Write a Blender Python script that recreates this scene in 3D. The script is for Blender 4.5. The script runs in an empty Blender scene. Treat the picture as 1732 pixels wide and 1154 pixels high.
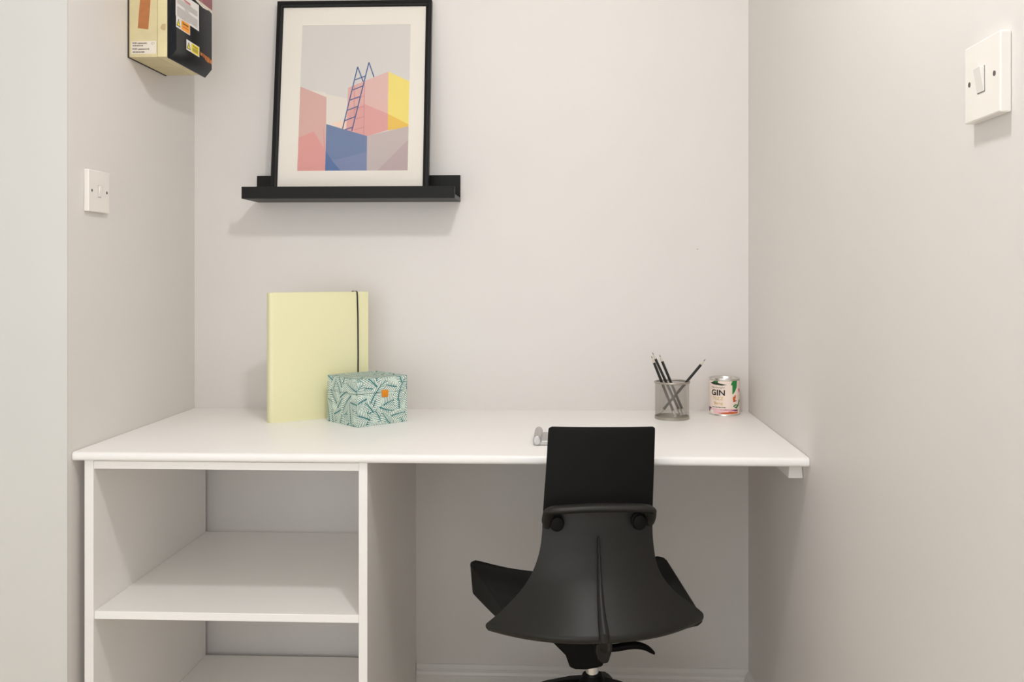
import bpy, bmesh, math, random
import numpy as np
from mathutils import Vector, Matrix

# ------------------------------------------------------------------ camera, world, exposure
F_PX, YAW, PCX, PCY = 1550.0, 0.0414, 895.2, 463.0
CAM = np.array([0.0, -2.378, 1.104])
scene = bpy.context.scene
cam_data = bpy.data.cameras.new('camera')
cam_data.sensor_width = 36.0
cam_data.lens = F_PX / 1732 * 36
cam_data.shift_x = (866 - PCX) / 1732
cam_data.shift_y = (PCY - 577) / 1732
cam_data.clip_start = 0.02
cam = bpy.data.objects.new('camera', cam_data)
cam.location = CAM.tolist()
cam.rotation_euler = (math.pi / 2, 0, YAW)
scene.collection.objects.link(cam)
scene.camera = cam

world = bpy.data.worlds.new('world')
scene.world = world
world.use_nodes = True
world.node_tree.nodes['Background'].inputs[0].default_value = (1.0, 0.96, 0.92, 1)
world.node_tree.nodes['Background'].inputs[1].default_value = 0.0

vs = scene.view_settings
vs.view_transform = 'Standard'
vs.look = 'None'
scene.cycles.max_bounces = 16
scene.cycles.diffuse_bounces = 12
vs.exposure = 0.08
vs.gamma = 1.0
vs.use_curve_mapping = False

LAMP_STRENGTH = 150.0
LAMP_COLOR = (1.0, 0.985, 0.97)
LAMPS = [(0.02, -1.44, 2.235, 1.50)]
# soft fill light added behind the camera, set in a made-up door opening
WX0, WX1, WZ0, WZ1 = -2.00, 0.40, 0.06, 2.10
fill_l = bpy.data.lights.new('added_fill', 'AREA')
fill_l.shape = 'RECTANGLE'; fill_l.size = WX1 - WX0; fill_l.size_y = WZ1 - WZ0
fill_l.energy = 31.0; fill_l.color = (0.97, 0.99, 1.0)
fill_o = bpy.data.objects.new('added_fill', fill_l)
fill_o.location = ((WX0 + WX1) / 2, -2.80, (WZ0 + WZ1) / 2)
fill_o.rotation_euler = (math.pi / 2, 0, 0)
scene.collection.objects.link(fill_o)


# ------------------------------------------------------------------ pixel -> metres
def ray(u, v):
    a = (u - PCX) / F_PX; b = -(v - PCY) / F_PX
    c, s = math.cos(YAW), math.sin(YAW)
    return np.array([c * a - s, s * a + c, b])
def on(u, v, ax, val):
    d = ray(u, v)
    return CAM + d * (val - CAM[ax]) / d[ax]
def on_plane(u, v, p0, n):
    d = ray(u, v)
    return CAM + d * (np.dot(np.asarray(p0) - CAM, n) / np.dot(d, n))

# ------------------------------------------------------------------ materials
def lin(c):
    return tuple(((x / 255) / 12.92 if x / 255 <= 0.04045 else ((x / 255 + 0.055) / 1.055) ** 2.4) for x in c)
def mat(name, rgb, rough=0.6, metal=0.0, spec=0.5, bump=0.0, bscale=200.0, vary=0.0, vscale=6.0, linear=False,
        trans=0.0, coat=0.0, emit=None, strength=0.0, aniso=None):
    m = bpy.data.materials.new(name); m.use_nodes = True
    nt = m.node_tree; b = nt.nodes['Principled BSDF']
    col = (*(rgb if linear else lin(rgb)), 1)
    b.inputs['Base Color'].default_value = col
    b.inputs['Roughness'].default_value = rough
    b.inputs['Metallic'].default_value = metal
    b.inputs['Specular IOR Level'].default_value = spec
    b.inputs['Transmission Weight'].default_value = trans
    b.inputs['Coat Weight'].default_value = coat
    if emit:
        b.inputs['Emission Color'].default_value = (*emit, 1)
        b.inputs['Emission Strength'].default_value = strength
    if bump or vary:
        tc = nt.nodes.new('ShaderNodeTexCoord')
    if bump:
        mp = nt.nodes.new('ShaderNodeMapping')
        if aniso: mp.inputs['Scale'].default_value = aniso
        nz = nt.nodes.new('ShaderNodeTexNoise'); nz.inputs['Scale'].default_value = bscale
        nz.inputs['Detail'].default_value = 3
        bp = nt.nodes.new('ShaderNodeBump'); bp.inputs['Strength'].default_value = bump
        bp.inputs['Distance'].default_value = 0.002
        nt.links.new(tc.outputs['Object'], mp.inputs['Vector'])
        nt.links.new(mp.outputs['Vector'], nz.inputs['Vector'])
        nt.links.new(nz.outputs['Fac'], bp.inputs['Height'])
        nt.links.new(bp.outputs['Normal'], b.inputs['Normal'])
    if vary:
        n2 = nt.nodes.new('ShaderNodeTexNoise'); n2.inputs['Scale'].default_value = vscale
        n2.inputs['Detail'].default_value = 2
        rp = nt.nodes.new('ShaderNodeValToRGB')
        rp.color_ramp.elements[0].position = 0.3; rp.color_ramp.elements[1].position = 0.7
        rp.color_ramp.elements[0].color = (*[c * (1 - vary) for c in col[:3]], 1)
        rp.color_ramp.elements[1].color = (*[min(1, c * (1 + vary)) for c in col[:3]], 1)
        nt.links.new(tc.outputs['Object'], n2.inputs['Vector'])
        nt.links.new(n2.outputs['Fac'], rp.inputs['Fac'])
        nt.links.new(rp.outputs['Color'], b.inputs['Base Color'])
    return m

M = {}
M['wall'] = mat('wall_paint', (0.70, 0.675, 0.655), 0.5, bump=0.05, bscale=90, vary=0.012, vscale=3, linear=True, spec=0.35)
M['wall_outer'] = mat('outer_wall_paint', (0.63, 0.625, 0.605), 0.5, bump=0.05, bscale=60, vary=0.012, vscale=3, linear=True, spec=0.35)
M['ceiling'] = mat('ceiling_paint', (0.78, 0.76, 0.73), 0.8, linear=True, bump=0.04)
M['floor'] = mat('floor_vinyl', (0.60, 0.52, 0.40), 0.5, linear=True, vary=0.15, vscale=8)
M['skirt'] = mat('skirting_gloss_paint', (0.74, 0.72, 0.69), 0.35, linear=True, bump=0.03)
M['gloss'] = mat('white_satin_paint', (0.85, 0.84, 0.825), 0.32, linear=True, bump=0.04, bscale=60, vary=0.01)
M['cab'] = mat('cabinet_white_paint', (0.82, 0.805, 0.785), 0.36, linear=True, bump=0.04, bscale=60, vary=0.012)
M['black_lac'] = mat('black_lacquer', (0.006, 0.006, 0.005), 0.40, spec=0.2, linear=True, bump=0.03)
M['black_edge'] = mat('black_lacquer_edge', (0.03, 0.028, 0.025), 0.3, linear=True)
M['frame'] = mat('black_frame', (0.006, 0.006, 0.0065), 0.35, spec=0.25, linear=True)
M['mat'] = mat('passe_partout', (0.83, 0.79, 0.72), 0.8, linear=True, bump=0.02)
M['plastic_w'] = mat('white_switch_plastic', (0.82, 0.79, 0.75), 0.25, linear=True, vary=0.01)
M['screw'] = mat('screw_recess', (0.12, 0.11, 0.10), 0.5, metal=0.3, linear=True)
M['cream'] = mat('aged_cream_plastic', (206, 194, 152), 0.45, vary=0.05, vscale=25)
M['cream2'] = mat('aged_cream_cover', (214, 202, 158), 0.45, vary=0.05, vscale=25)
M['smoke'] = mat('black_smoked_plastic', (0.005, 0.007, 0.010), 0.18, linear=True, spec=0.28)
M['tape'] = mat('brown_tape', (176, 112, 64), 0.5, vary=0.08, vscale=60)
M['stain'] = mat('glue_stain', (186, 164, 122), 0.6)
M['paper'] = mat('label_paper', (228, 226, 224), 0.6)
M['paper2'] = mat('wifi_label', (222, 214, 200), 0.45)
M['ink'] = mat('black_ink', (24, 22, 20), 0.6)
M['ink_grey'] = mat('grey_ink', (110, 105, 98), 0.6)
M['ink_red'] = mat('red_ink', (180, 60, 60), 0.6)
M['warn_o'] = mat('orange_sticker', (245, 160, 20), 0.4)
M['warn_y'] = mat('yellow_sticker', (238, 220, 20), 0.4)
M['amber'] = mat('amber_lettering', (215, 120, 25), 0.4, vary=0.2, vscale=200)
M['maroon'] = mat('faded_maroon_label', (150, 92, 98), 0.5)
M['folder'] = mat('pale_yellow_card', (0.76, 0.73, 0.46), 0.5, linear=True, bump=0.02)
M['folder_in'] = mat('inner_card', (0.80, 0.77, 0.46), 0.7, linear=True)
M['elastic'] = mat('black_elastic', (0.012, 0.012, 0.012), 0.8, linear=True)
M['boxpaper'] = mat('pale_mint_paper', (0.62, 0.74, 0.66), 0.6, linear=True)
M['leaf_bg'] = mat('leaf_ground', (0.80, 0.86, 0.77), 0.6, linear=True)
M['teal'] = mat('teal_print', (0.016, 0.165, 0.172), 0.6, linear=True)
M['leather'] = mat('orange_leather', (216, 132, 12), 0.5, bump=0.1, bscale=900)
M['wire'] = mat('pewter_wire', (0.42, 0.39, 0.34), 0.35, metal=0.85, linear=True)
M['pencil'] = mat('black_pencil_paint', (0.012, 0.011, 0.011), 0.3, linear=True)
M['wood'] = mat('pale_pencil_wood', (0.62, 0.55, 0.46), 0.7, linear=True)
M['graphite'] = mat('graphite', (0.06, 0.06, 0.06), 0.4, metal=0.3, linear=True)
M['silver'] = mat('silver_ferrule', (0.75, 0.73, 0.70), 0.25, metal=1.0, linear=True)
M['tin'] = mat('tin_plate', (0.78, 0.76, 0.73), 0.22, metal=1.0, linear=True)
M['wax'] = mat('candle_wax', (0.82, 0.78, 0.68), 0.5, linear=True)
M['canlabel'] = mat('blush_label', (242, 224, 212), 0.5)
M['gold'] = mat('gold_foil', (222, 196, 120), 0.35, metal=0.4)
M['alu'] = mat('brushed_aluminium', (0.52, 0.51, 0.50), 0.34, metal=1.0, linear=True, bump=0.15, bscale=400, aniso=(1, 0.03, 1))
M['fabric'] = mat('black_upholstery', (0.007, 0.007, 0.006), 0.75, linear=True, bump=0.08, bscale=700, spec=0.3)
M['shell'] = mat('black_satin_plastic', (0.013, 0.0125, 0.0105), 0.45, linear=True, bump=0.03, bscale=900, spec=0.3)
M['shell2'] = mat('black_plastic_panel', (0.004, 0.004, 0.0035), 0.55, spec=0.12, linear=True, bump=0.03, bscale=900)
M['chrome'] = mat('chrome', (0.85, 0.85, 0.86), 0.12, metal=1.0, linear=True)
M['dark'] = mat('dark_gap', (0.05, 0.04, 0.03), 0.8, linear=True)

# ------------------------------------------------------------------ builders
def link(o):
    scene.collection.objects.link(o); return o
def tag(o, label=None, cat=None, group=None, kind=None):
    if label: o['label'] = label
    if cat: o['category'] = cat
    if group: o['group'] = group
    if kind: o['kind'] = kind
    return o
def thing(name, loc, label, cat, group=None):
    e = bpy.data.objects.new(name, None); e.empty_display_size = 0.05
    e.location = loc; link(e)
    return tag(e, label, cat, group)
def world_loc(o):
    v = Vector((0, 0, 0))
    while o is not None:
        v += o.location; o = o.parent
    return v
def obj(name, bm, m, parent=None, bevel=0.0, seg=2, smooth=True, angle=35, loc=None, sub=0, solid=0.0, solid_off=-1):
    """bm holds world coordinates; the object's origin is its parent's (or loc)."""
    base = world_loc(parent) if parent is not None else Vector(loc or (0, 0, 0))
    if isinstance(bm, bmesh.types.BMesh):
        me = bpy.data.meshes.new(name)
        bm.normal_update()
        bm.to_mesh(me); bm.free()
    else:
        me = bm
    me.transform(Matrix.Translation(-base))
    for x in (m if isinstance(m, (list, tuple)) else [m]):
        me.materials.append(M[x] if isinstance(x, str) else x)
    if smooth:
        me.polygons.foreach_set('use_smooth', [True] * len(me.polygons))
        me.set_sharp_from_angle(angle=math.radians(angle))
    o = bpy.data.objects.new(name, me); link(o)
    if parent is not None: o.parent = parent
    else: o.location = base
    if sub:
        md = o.modifiers.new('sub', 'SUBSURF'); md.levels = sub; md.render_levels = sub
    if solid:
        md = o.modifiers.new('solid', 'SOLIDIFY'); md.thickness = solid; md.offset = solid_off
    if bevel:
        md = o.modifiers.new('bev', 'BEVEL'); md.width = bevel; md.segments = seg
        md.limit_method = 'ANGLE'; md.angle_limit = math.radians(40); md.harden_normals = True
    return o
def B(): return bmesh.new()
def box(bm, x0, x1, y0, y1, z0, z1, T=None):
    vs_ = [(x, y, z) for z in (z0, z1) for y in (y0, y1) for x in (x0, x1)]
    if T: vs_ = [T(*p) for p in vs_]
    v = [bm.verts.new(p) for p in vs_]
    for q in ((0, 2, 3, 1), (4, 5, 7, 6), (0, 1, 5, 4), (2, 6, 7, 3), (0, 4, 6, 2), (1, 3, 7, 5)):
        bm.faces.new([v[i] for i in q])
    return bm
def prism(bm, pts, ext):
    """polygon pts (3-D list) extruded by the vector ext"""
    a = [bm.verts.new(tuple(p)) for p in pts]
    b = [bm.verts.new(tuple(np.asarray(p) + np.asarray(ext))) for p in pts]
    n = len(a)
    bm.faces.new(a[::-1]); bm.faces.new(b)
    for i in range(n):
        bm.faces.new([a[i], a[(i + 1) % n], b[(i + 1) % n], b[i]])
    bmesh.ops.recalc_face_normals(bm, faces=bm.faces)
    return bm
def poly(bm, pts, mi=0):
    f = bm.faces.new([bm.verts.new(tuple(p)) for p in pts]); f.material_index = mi
    return f
def lathe(bm, prof, c, n=48, cap0=False, cap1=False):
    rings = []
    for r, z in prof:
        rings.append([bm.verts.new((c[0] + r * math.cos(2 * math.pi * k / n), c[1] + r * math.sin(2 * math.pi * k / n), c[2] + z)) for k in range(n)])
    for a, b in zip(rings, rings[1:]):
        for k in range(n):
            bm.faces.new([a[k], a[(k + 1) % n], b[(k + 1) % n], b[k]])
    if cap0: bm.faces.new(rings[0][::-1])
    if cap1: bm.faces.new(rings[-1])
    return bm
def tube(bm, pts, rad, n=12, up=(0, 0, 1), caps=True):
    """rad: radius, or list of (r_side, r_up) per point"""
    pts = [Vector(p) for p in pts]; rings = []
    for i, p in enumerate(pts):
        t = (pts[min(i + 1, len(pts) - 1)] - pts[max(i - 1, 0)]).normalized()
        U = Vector(up)
        s = t.cross(U)
        if s.length < 1e-4: s = t.cross(Vector((0, 1, 0)))
        s.normalize(); w = s.cross(t).normalized()
        rr = rad[i] if isinstance(rad, (list, tuple)) else (rad, rad)
        if not isinstance(rr, (list, tuple)): rr = (rr, rr)
        rings.append([bm.verts.new(p + s * rr[0] * math.cos(2 * math.pi * k / n) + w * rr[1] * math.sin(2 * math.pi * k / n)) for k in range(n)])
    for a, b in zip(rings, rings[1:]):
        for k in range(n):
            bm.faces.new([a[k], a[(k + 1) % n], b[(k + 1) % n], b[k]])
    if caps:
        bm.faces.new(rings[0][::-1]); bm.faces.new(rings[-1])
    bmesh.ops.recalc_face_normals(bm, faces=bm.faces)
    return bm
def spline(pts, n):
    """Catmull-Rom through rows of numbers"""
    P = np.array(pts, float); P = np.vstack([2 * P[0] - P[1], P, 2 * P[-1] - P[-2]])
    out = []
    segs = len(P) - 3
    for i in range(n):
        t = i / (n - 1) * segs; k = min(int(t), segs - 1); t -= k
        p0, p1, p2, p3 = P[k:k + 4]
        out.append(0.5 * (2 * p1 + (p2 - p0) * t + (2 * p0 - 5 * p1 + 4 * p2 - p3) * t ** 2 + (3 * p1 - p0 - 3 * p2 + p3) * t ** 3))
    return np.array(out)
def text_polys(s, bold=False):
    """text as 2-D polygons: verts, faces, width, height (baseline 0, cap height normalised to 1)"""
    cu = bpy.data.curves.new('t', 'FONT'); cu.body = s; cu.size = 1.0; cu.resolution_u = 3
    if bold: cu.offset = 0.02
    ob = bpy.data.objects.new('t', cu); link(ob)
    bpy.context.view_layer.update()
    dg = bpy.context.evaluated_depsgraph_get()
    me = bpy.data.meshes.new_from_object(ob.evaluated_get(dg))
    V = [(v.co.x, v.co.y) for v in me.vertices]; Fc = [tuple(p.vertices) for p in me.polygons]
    bpy.data.meshes.remove(me); bpy.data.objects.remove(ob); bpy.data.curves.remove(cu)
    xs = [v[0] for v in V]
    x0, x1 = min(xs), max(xs)
    cap = 0.729
    V = [((x - x0) / cap, y / cap) for x, y in V]
    return V, Fc, (x1 - x0) / cap
def put_text(bm, s, fn, x, y, h, w=None, mi=0, bold=False, centre=False):
    """fn maps 2-D (right, up) to 3-D"""
    V, Fc, tw = text_polys(s, bold)
    sx = (w / tw) if w else h
    if centre: x -= tw * sx / 2
    vv = [bm.verts.new(tuple(fn(x + a * sx, y + b * h))) for a, b in V]
    for f in Fc:
        try:
            q = bm.faces.new([vv[i] for i in f]); q.material_index = mi
        except ValueError: pass

# ------------------------------------------------------------------ the room
XL, XR = -0.982, 0.4655
HC = 2.285
YW = -2.75
def struct(name, bm, m, parent=None, **k):
    o = obj(name, bm, m, parent, **k)
    if parent is None: o['kind'] = 'structure'
    return o
struct('floor', box(B(), -2.3, 0.56, YW - 0.1, 0.1, -0.1, 0.0), 'floor')
struct('ceiling', box(B(), -2.3, 0.56, YW - 0.1, 0.1, HC, HC + 0.1), 'ceiling')
wb = struct('wall_back', box(B(), XL, XR, 0.0, 0.1, 0.0, HC), 'wall')
struct('wall_left', box(B(), XL - 0.1, XL, -0.612, 0.1, 0.0, HC), 'wall')
struct('wall_left_return', box(box(B(), -2.2, XL - 0.1, -0.616, -0.56, 0.0, HC), XL - 0.1, XL, -0.616, -0.612, 0.0, HC), 'wall_outer')
struct('wall_right', box(B(), XR, XR + 0.1, YW, 0.1, 0.0, HC), 'wall')
struct('wall_left_room', box(B(), -2.3, -2.2, YW, -0.56, 0.0, HC), 'wall')
wf = B()
for x0, x1, z0, z1 in ((-2.3, WX0, 0, HC), (WX1, XR + 0.1, 0, HC), (WX0, WX1, 0, WZ0), (WX0, WX1, WZ1, HC)): box(wf, x0, x1, YW - 0.1, YW, z0, z1)
struct('wall_front', wf, 'wall')
wfr = B()
for x0, x1, z0, z1 in ((WX0, WX0 + 0.06, WZ0, WZ1), (WX1 - 0.06, WX1, WZ0, WZ1), (WX0, WX1, WZ0, WZ0 + 0.06), (WX0, WX1, WZ1 - 0.06, WZ1), ((WX0 + WX1) / 2 - 0.04, (WX0 + WX1) / 2 + 0.04, WZ0, WZ1)): box(wfr, x0, x1, YW - 0.03, YW + 0.01, z0, z1)
struct('added_window_1', wfr, 'skirt')  # unseen frame, added around the opening that holds the fill light

# a nail hole in the plaster
p = on(1179.5, 421.5, 1, 0.0)
nb = B()
lathe_pts = [(p[0] + 0.0012 * math.cos(a), -0.0004, p[2] + 0.0012 * math.sin(a)) for a in np.linspace(0, 2 * math.pi, 9)[:-1]]
poly(nb, lathe_pts)
obj('nail_hole', nb, 'dark', wb)

# skirting with an ogee top
def skirt_profile():
    return [(0.0, 0.0), (0.016, 0.0), (0.016, 0.058), (0.014, 0.060), (0.0145, 0.064), (0.012, 0.070), (0.009, 0.0725), (0.0095, 0.078), (0.006, 0.083), (0.004, 0.0865), (0.0, 0.088)]
bb = B()
prism(bb, [(-0.392, -d, z) for d, z in skirt_profile()], (XR + 0.392, 0, 0))
struct('baseboard_back', bb, 'skirt', angle=25)
bb = B()
prism(bb, [(XR - d, YW, z) for d, z in skirt_profile()], (0, -YW - 0.0165, 0))
struct('baseboard_right', bb, 'skirt', angle=25)

# ------------------------------------------------------------------ ceiling lamps (out of frame)
def lamp(spec, label):
    loc, k = spec[:3], spec[3]
    t = thing('ceiling_lamp', loc, label, 'lamp')
    b = B(); lathe(b, [(0.0001, 0.05), (0.075, 0.05), (0.075, 0.03), (0.062, 0.025)], loc, 40)
    obj('lamp_base', b, 'plastic_w', t)
    b = B(); lathe(b, [(0.058, 0.026), (0.058, 0.0), (0.050, -0.020), (0.032, -0.034), (0.0001, -0.040)], loc, 40)
    m = mat('lamp_diffuser', (0.9, 0.9, 0.88), 0.5, linear=True, emit=LAMP_COLOR, strength=LAMP_STRENGTH * k)
    obj('lamp_diffuser', b, m, t)
lamp(LAMPS[0], 'round opal ceiling lamp above the desk nook')

# ------------------------------------------------------------------ desk top, batten, shelf unit
ZD = 0.75
YF = -0.600
top = B()
prof = [(0.0, ZD), (YF + 0.006, ZD), (YF + 0.002, ZD - 0.0012), (YF, ZD - 0.005), (YF, ZD - 0.0125), (YF + 0.0015, ZD - 0.016), (YF + 0.005, ZD - 0.0175), (0.0, ZD - 0.0175)]
prism(top, [(XL + 0.001, y, z) for y, z in prof], (XR - XL - 0.002, 0, 0))
tag(obj('desk', top, 'gloss', loc=(-0.26, -0.3, ZD - 0.0175), angle=50), 'long white painted desk top spanning the alcove wall to wall', 'desk')
ZU = ZD - 0.0175
bt = B()
prism(bt, [(0.4355, -0.552, ZU - 0.032), (XR - 0.001, -0.552, ZU - 0.032), (XR - 0.001, -0.54, ZU), (0.4405, -0.54, ZU)], (0, 0.53, 0))
tag(obj('support_batten', bt, 'cab', bevel=0.0015, loc=(0.45, -0.3, ZU - 0.032)), 'white wooden batten on the right wall holding up the desk top', 'batten')

YC = -0.590
YB = -0.022
cx0, cx1, cx2, cx3 = -0.9617, -0.9430, -0.4103, -0.3927
cab = thing('shelf_unit', ((cx0 + cx3) / 2, -0.3, 0), 'open white painted shelf unit standing under the desk top', 'shelf unit')
obj('side_panel', box(B(), cx0, cx1, YC, YB, 0, ZU - 0.0005), 'cab', cab, bevel=0.0012)
obj('side_panel', box(B(), cx2, cx3, YC, YB + 0.008, 0, ZU - 0.0005), 'cab', cab, bevel=0.0012)
obj('top_panel', box(B(), cx1, cx2, YC + 0.001, YB, ZU - 0.0175, ZU - 0.002), 'cab', cab, bevel=0.001)
obj('shelf', box(B(), cx1, cx2, YC + 0.003, YB, 0.4142, 0.4306), 'gloss', cab, bevel=0.0015)
obj('shelf', box(B(), cx1, cx2, YC + 0.003, YB, 0.0925, 0.1085), 'cab', cab, bevel=0.0015)
obj('plinth', box(B(), cx1, cx2, YC + 0.03, YC + 0.046, 0, 0.0925), 'cab', cab, bevel=0.001)

# ------------------------------------------------------------------ picture ledge and framed print
lx0, lx1 = -0.8120, -0.2777
lz = 1.2910
led = thing('picture_ledge', ((lx0 + lx1) / 2, -0.06, lz), 'narrow black picture ledge fixed to the back wall', 'shelf')
obj('back_board', box(B(), lx0, lx1, -0.010, 0.0, lz + 0.0105, lz + 0.0690), 'black_lac', led, bevel=0.0008)
obj('bottom_board', box(B(), lx0, lx1, -0.115, 0.0, lz, lz + 0.0105), 'black_lac', led, bevel=0.0008)
obj('front_lip', box(B(), lx0, lx1, -0.124, -0.115, lz, lz + 0.0300), 'black_lac', led, bevel=0.0008)

# frame: leans on the wall, foot on the ledge
FZ0 = lz + 0.0105
FW, FH, FT = 0.404, 0.513, 0.017
p_bl = on(457.2, 314, 1, -0.078)
tilt = math.atan2(0.060, FH)
fx0 = p_bl[0]
def frd(a, b, d):
    # frame coordinates: a right, b up the front face, d towards the viewer
    c, s = math.cos(tilt), math.sin(tilt)
    return (fx0 + a, -0.0805 + b * s - d * c, FZ0 + 0.0025 + b * c + d * s)
pf = thing('framed_picture', (fx0 + FW / 2, -0.07, FZ0), 'framed pastel print of a ladder and blocks leaning on the black ledge', 'picture')
RW = 0.0155
def rail(name, quad_out, quad_in):
    b = B()
    (o0, o1), (i0, i1) = quad_out, quad_in
    prof_rows = []
    for (oo, ii) in ((o0, i0), (o1, i1)):
        def L(t): return (oo[0] + (ii[0] - oo[0]) * t, oo[1] + (ii[1] - oo[1]) * t)
        row = []
        for t, d in ((0, -FT), (0, 0.0), (0.12, 0.0012), (0.5, 0.0014), (0.62, -0.0005), (0.9, -0.0016), (1.0, -0.004), (1.0, -0.0075), (1.0, -FT)):
            a_, b_ = L(t); row.append(b.verts.new(frd(a_, b_, d)))
        prof_rows.append(row)
    A_, B_ = prof_rows
    n = len(A_)
    for i in range(n): b.faces.new([A_[i], A_[(i + 1) % n], B_[(i + 1) % n], B_[i]])
    b.faces.new(A_[::-1]); b.faces.new(B_)
    bmesh.ops.recalc_face_normals(b, faces=b.faces)
    obj(name, b, 'frame', pf, angle=30)
O = [(0, 0), (FW, 0), (FW, FH), (0, FH)]
I = [(RW, RW), (FW - RW, RW), (FW - RW, FH - RW), (RW, FH - RW)]
for i, nm in enumerate(('frame_rail', 'frame_rail', 'frame_rail', 'frame_rail')):
    j = (i + 1) % 4
    rail(nm, (O[i], O[j]), (I[i], I[j]))
bk = B()
prism(bk, [frd(0.006, 0.006, -FT + 0.001), frd(FW - 0.006, 0.006, -FT + 0.001), frd(FW - 0.006, FH - 0.006, -FT + 0.001), frd(0.006, FH - 0.006, -FT + 0.001)], np.array(frd(0, 0, -0.0092)) - np.array(frd(0, 0, -FT + 0.001)))
obj('backing_board', bk, 'dark', pf)

# print area inside the frame from its corners in the photo
n_fr = np.array(frd(0, 0, 1)) - np.array(frd(0, 0, 0)); n_fr /= np.linalg.norm(n_fr)
P0 = np.array(frd(0, 0, -0.0085))
def to_ab(u, v):
    q = on_plane(u, v, P0, n_fr) - P0
    return (q[0], float(np.dot(q, np.array([0, math.sin(tilt), math.cos(tilt)]))))
cor = [to_ab(*c) for c in ((511.5, 44.0), (694, 41.2), (690.3, 288.3), (503, 289.5))]
ax0 = (cor[0][0] + cor[3][0]) / 2; ax1 = (cor[1][0] + cor[2][0]) / 2
az1 = (cor[0][1] + cor[1][1]) / 2; az0 = (cor[2][1] + cor[3][1]) / 2
# homography: photo quad -> unit square (x right, y up)
def homog(src, dst):
    A = []
    for (x, y), (X, Y) in zip(src, dst):
        A.append([x, y, 1, 0, 0, 0, -X * x, -X * y, -X]); A.append([0, 0, 0, x, y, 1, -Y * x, -Y * y, -Y])
    return np.linalg.svd(np.array(A, float))[2][-1].reshape(3, 3)
Hm = homog([(511.5, 44.0), (694, 41.2), (690.3, 288.3), (503, 289.5)], [(0, 1), (1, 1), (1, 0), (0, 0)])
def art(x, y, d=0.0):
    """zoomed-crop coordinates -> point on the print"""
    u, v = 500 + x / 5.495, 90 + y / 5.495
    w = Hm @ np.array([u, v, 1.0]); X, Y = w[0] / w[2], w[1] / w[2]
    X = min(max(X, 0), 1); Y = min(max(Y, 0), 1)
    return frd(ax0 + X * (ax1 - ax0), az0 + Y * (az1 - az0), -0.0085 + d)
mtb = B()
poly(mtb, [frd(RW - 0.003, RW - 0.003, -0.0085), frd(FW - RW + 0.003, RW - 0.003, -0.0085), frd(FW - RW + 0.003, FH - RW + 0.003, -0.0085), frd(RW - 0.003, FH - RW + 0.003, -0.0085)])
# opening: bevelled mat as a ring of four quads
mtb.free(); mtb = B()
mo = [(RW - 0.004, RW - 0.004), (FW - RW + 0.004, RW - 0.004), (FW - RW + 0.004, FH - RW + 0.004), (RW - 0.004, FH - RW + 0.004)]
mi_ = [(ax0, az0), (ax1, az0), (ax1, az1), (ax0, az1)]
vo = [mtb.verts.new(frd(*q, -0.0072)) for q in mo]; vi = [mtb.verts.new(frd(*q, -0.0072)) for q in mi_]; vd = [mtb.verts.new(frd(*q, -0.0087)) for q in mi_]
for i in range(4):
    j = (i + 1) % 4
    mtb.faces.new([vo[i], vo[j], vi[j], vi[i]]); mtb.faces.new([vi[i], vi[j], vd[j], vd[i]])
obj('passe_partout', mtb, 'mat', pf, smooth=False)
cols = {'sky': (214, 211, 208), 'sky2': (226, 219, 210), 'pinkA': (214, 174, 166), 'pinkB': (219, 156, 152), 'pinkC': (222, 184, 178), 'pinkD': (219, 162, 158), 'pinkE': (222, 174, 168),
        'blue': (112, 130, 166), 'blue2': (88, 114, 162), 'blue3': (124, 136, 172), 'grey': (194, 181, 180), 'grey2': (186, 166, 168), 'yel': (238, 220, 124), 'yel2': (232, 192, 92),
        'peach': (240, 212, 192), 'lad': (72, 98, 146), 'shadow': (200, 142, 146)}
names = list(cols)
pmats = [mat('print_' + k, c, 0.75, spec=0.2) for k, c in cols.items()]
pr = B(); layer = [0]
def shape(k, pts):
    layer[0] += 1
    poly(pr, [art(x, y, 0.00002 * layer[0]) for x, y in pts], names.index(k))
def stroke(k, a, b, w):
    a = np.array(a, float); b = np.array(b, float); d = (b - a) / np.linalg.norm(b - a); n = np.array([-d[1], d[0]]) * w / 2
    shape(k, [a + n, a - n, b - n, b + n])
big = 3000
shape('sky', [(-big, -big), (big, -big), (big, big), (-big, big)])
shape('sky2', [(45, 330), (480, 390), (480, 712), (285, 700), (45, 600)])
shape('sky', [(250, 300), (487, 345), (487, 420), (285, 380)])
shape('peach', [(330, 658), (430, 625), (482, 615), (482, 715), (435, 700)])
shape('pinkC', [(487, 318), (862, 168), (858, 712), (665, 770), (470, 715)])
shape('pinkE', [(487, 318), (640, 257), (640, 764), (470, 715)])
shape('pinkD', [(640, 470), (862, 560), (858, 712), (665, 770), (470, 715), (486, 560), (530, 500)])
shape('yel', [(862, 168), (1070, 258), (1060, 665), (858, 560)])
shape('yel2', [(858, 560), (1060, 660), (1060, 690), (858, 714)])
shape('pinkA', [(40, 310), (287, 408), (275, 1100), (-40, 1100)])
shape('pinkB', [(-20, 785), (260, 690), (277, 860), (275, 1100), (-40, 1100)])
shape('pinkA', [(85, 590), (255, 690), (262, 880)])
shape('blue', [(285, 658), (665, 768), (663, 1100), (275, 1100)])
shape('blue3', [(340, 1000), (664, 915), (663, 1100), (420, 1100)])
shape('blue2', [(280, 905), (340, 1000), (420, 1100), (275, 1100)])
shape('grey', [(665, 768), (1060, 676), (1060, 1100), (663, 1100)])
shape('grey2', [(1060, 800), (1060, 1100), (760, 1100)])
for a, b in (((545, 297), (545, 600)), ((640, 270), (634, 755)), ((548, 425), (640, 395)), ((545, 520), (640, 492)), ((560, 612), (636, 586)), ((545, 712), (636, 684))):
    stroke('shadow', a, b, 6)
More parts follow.
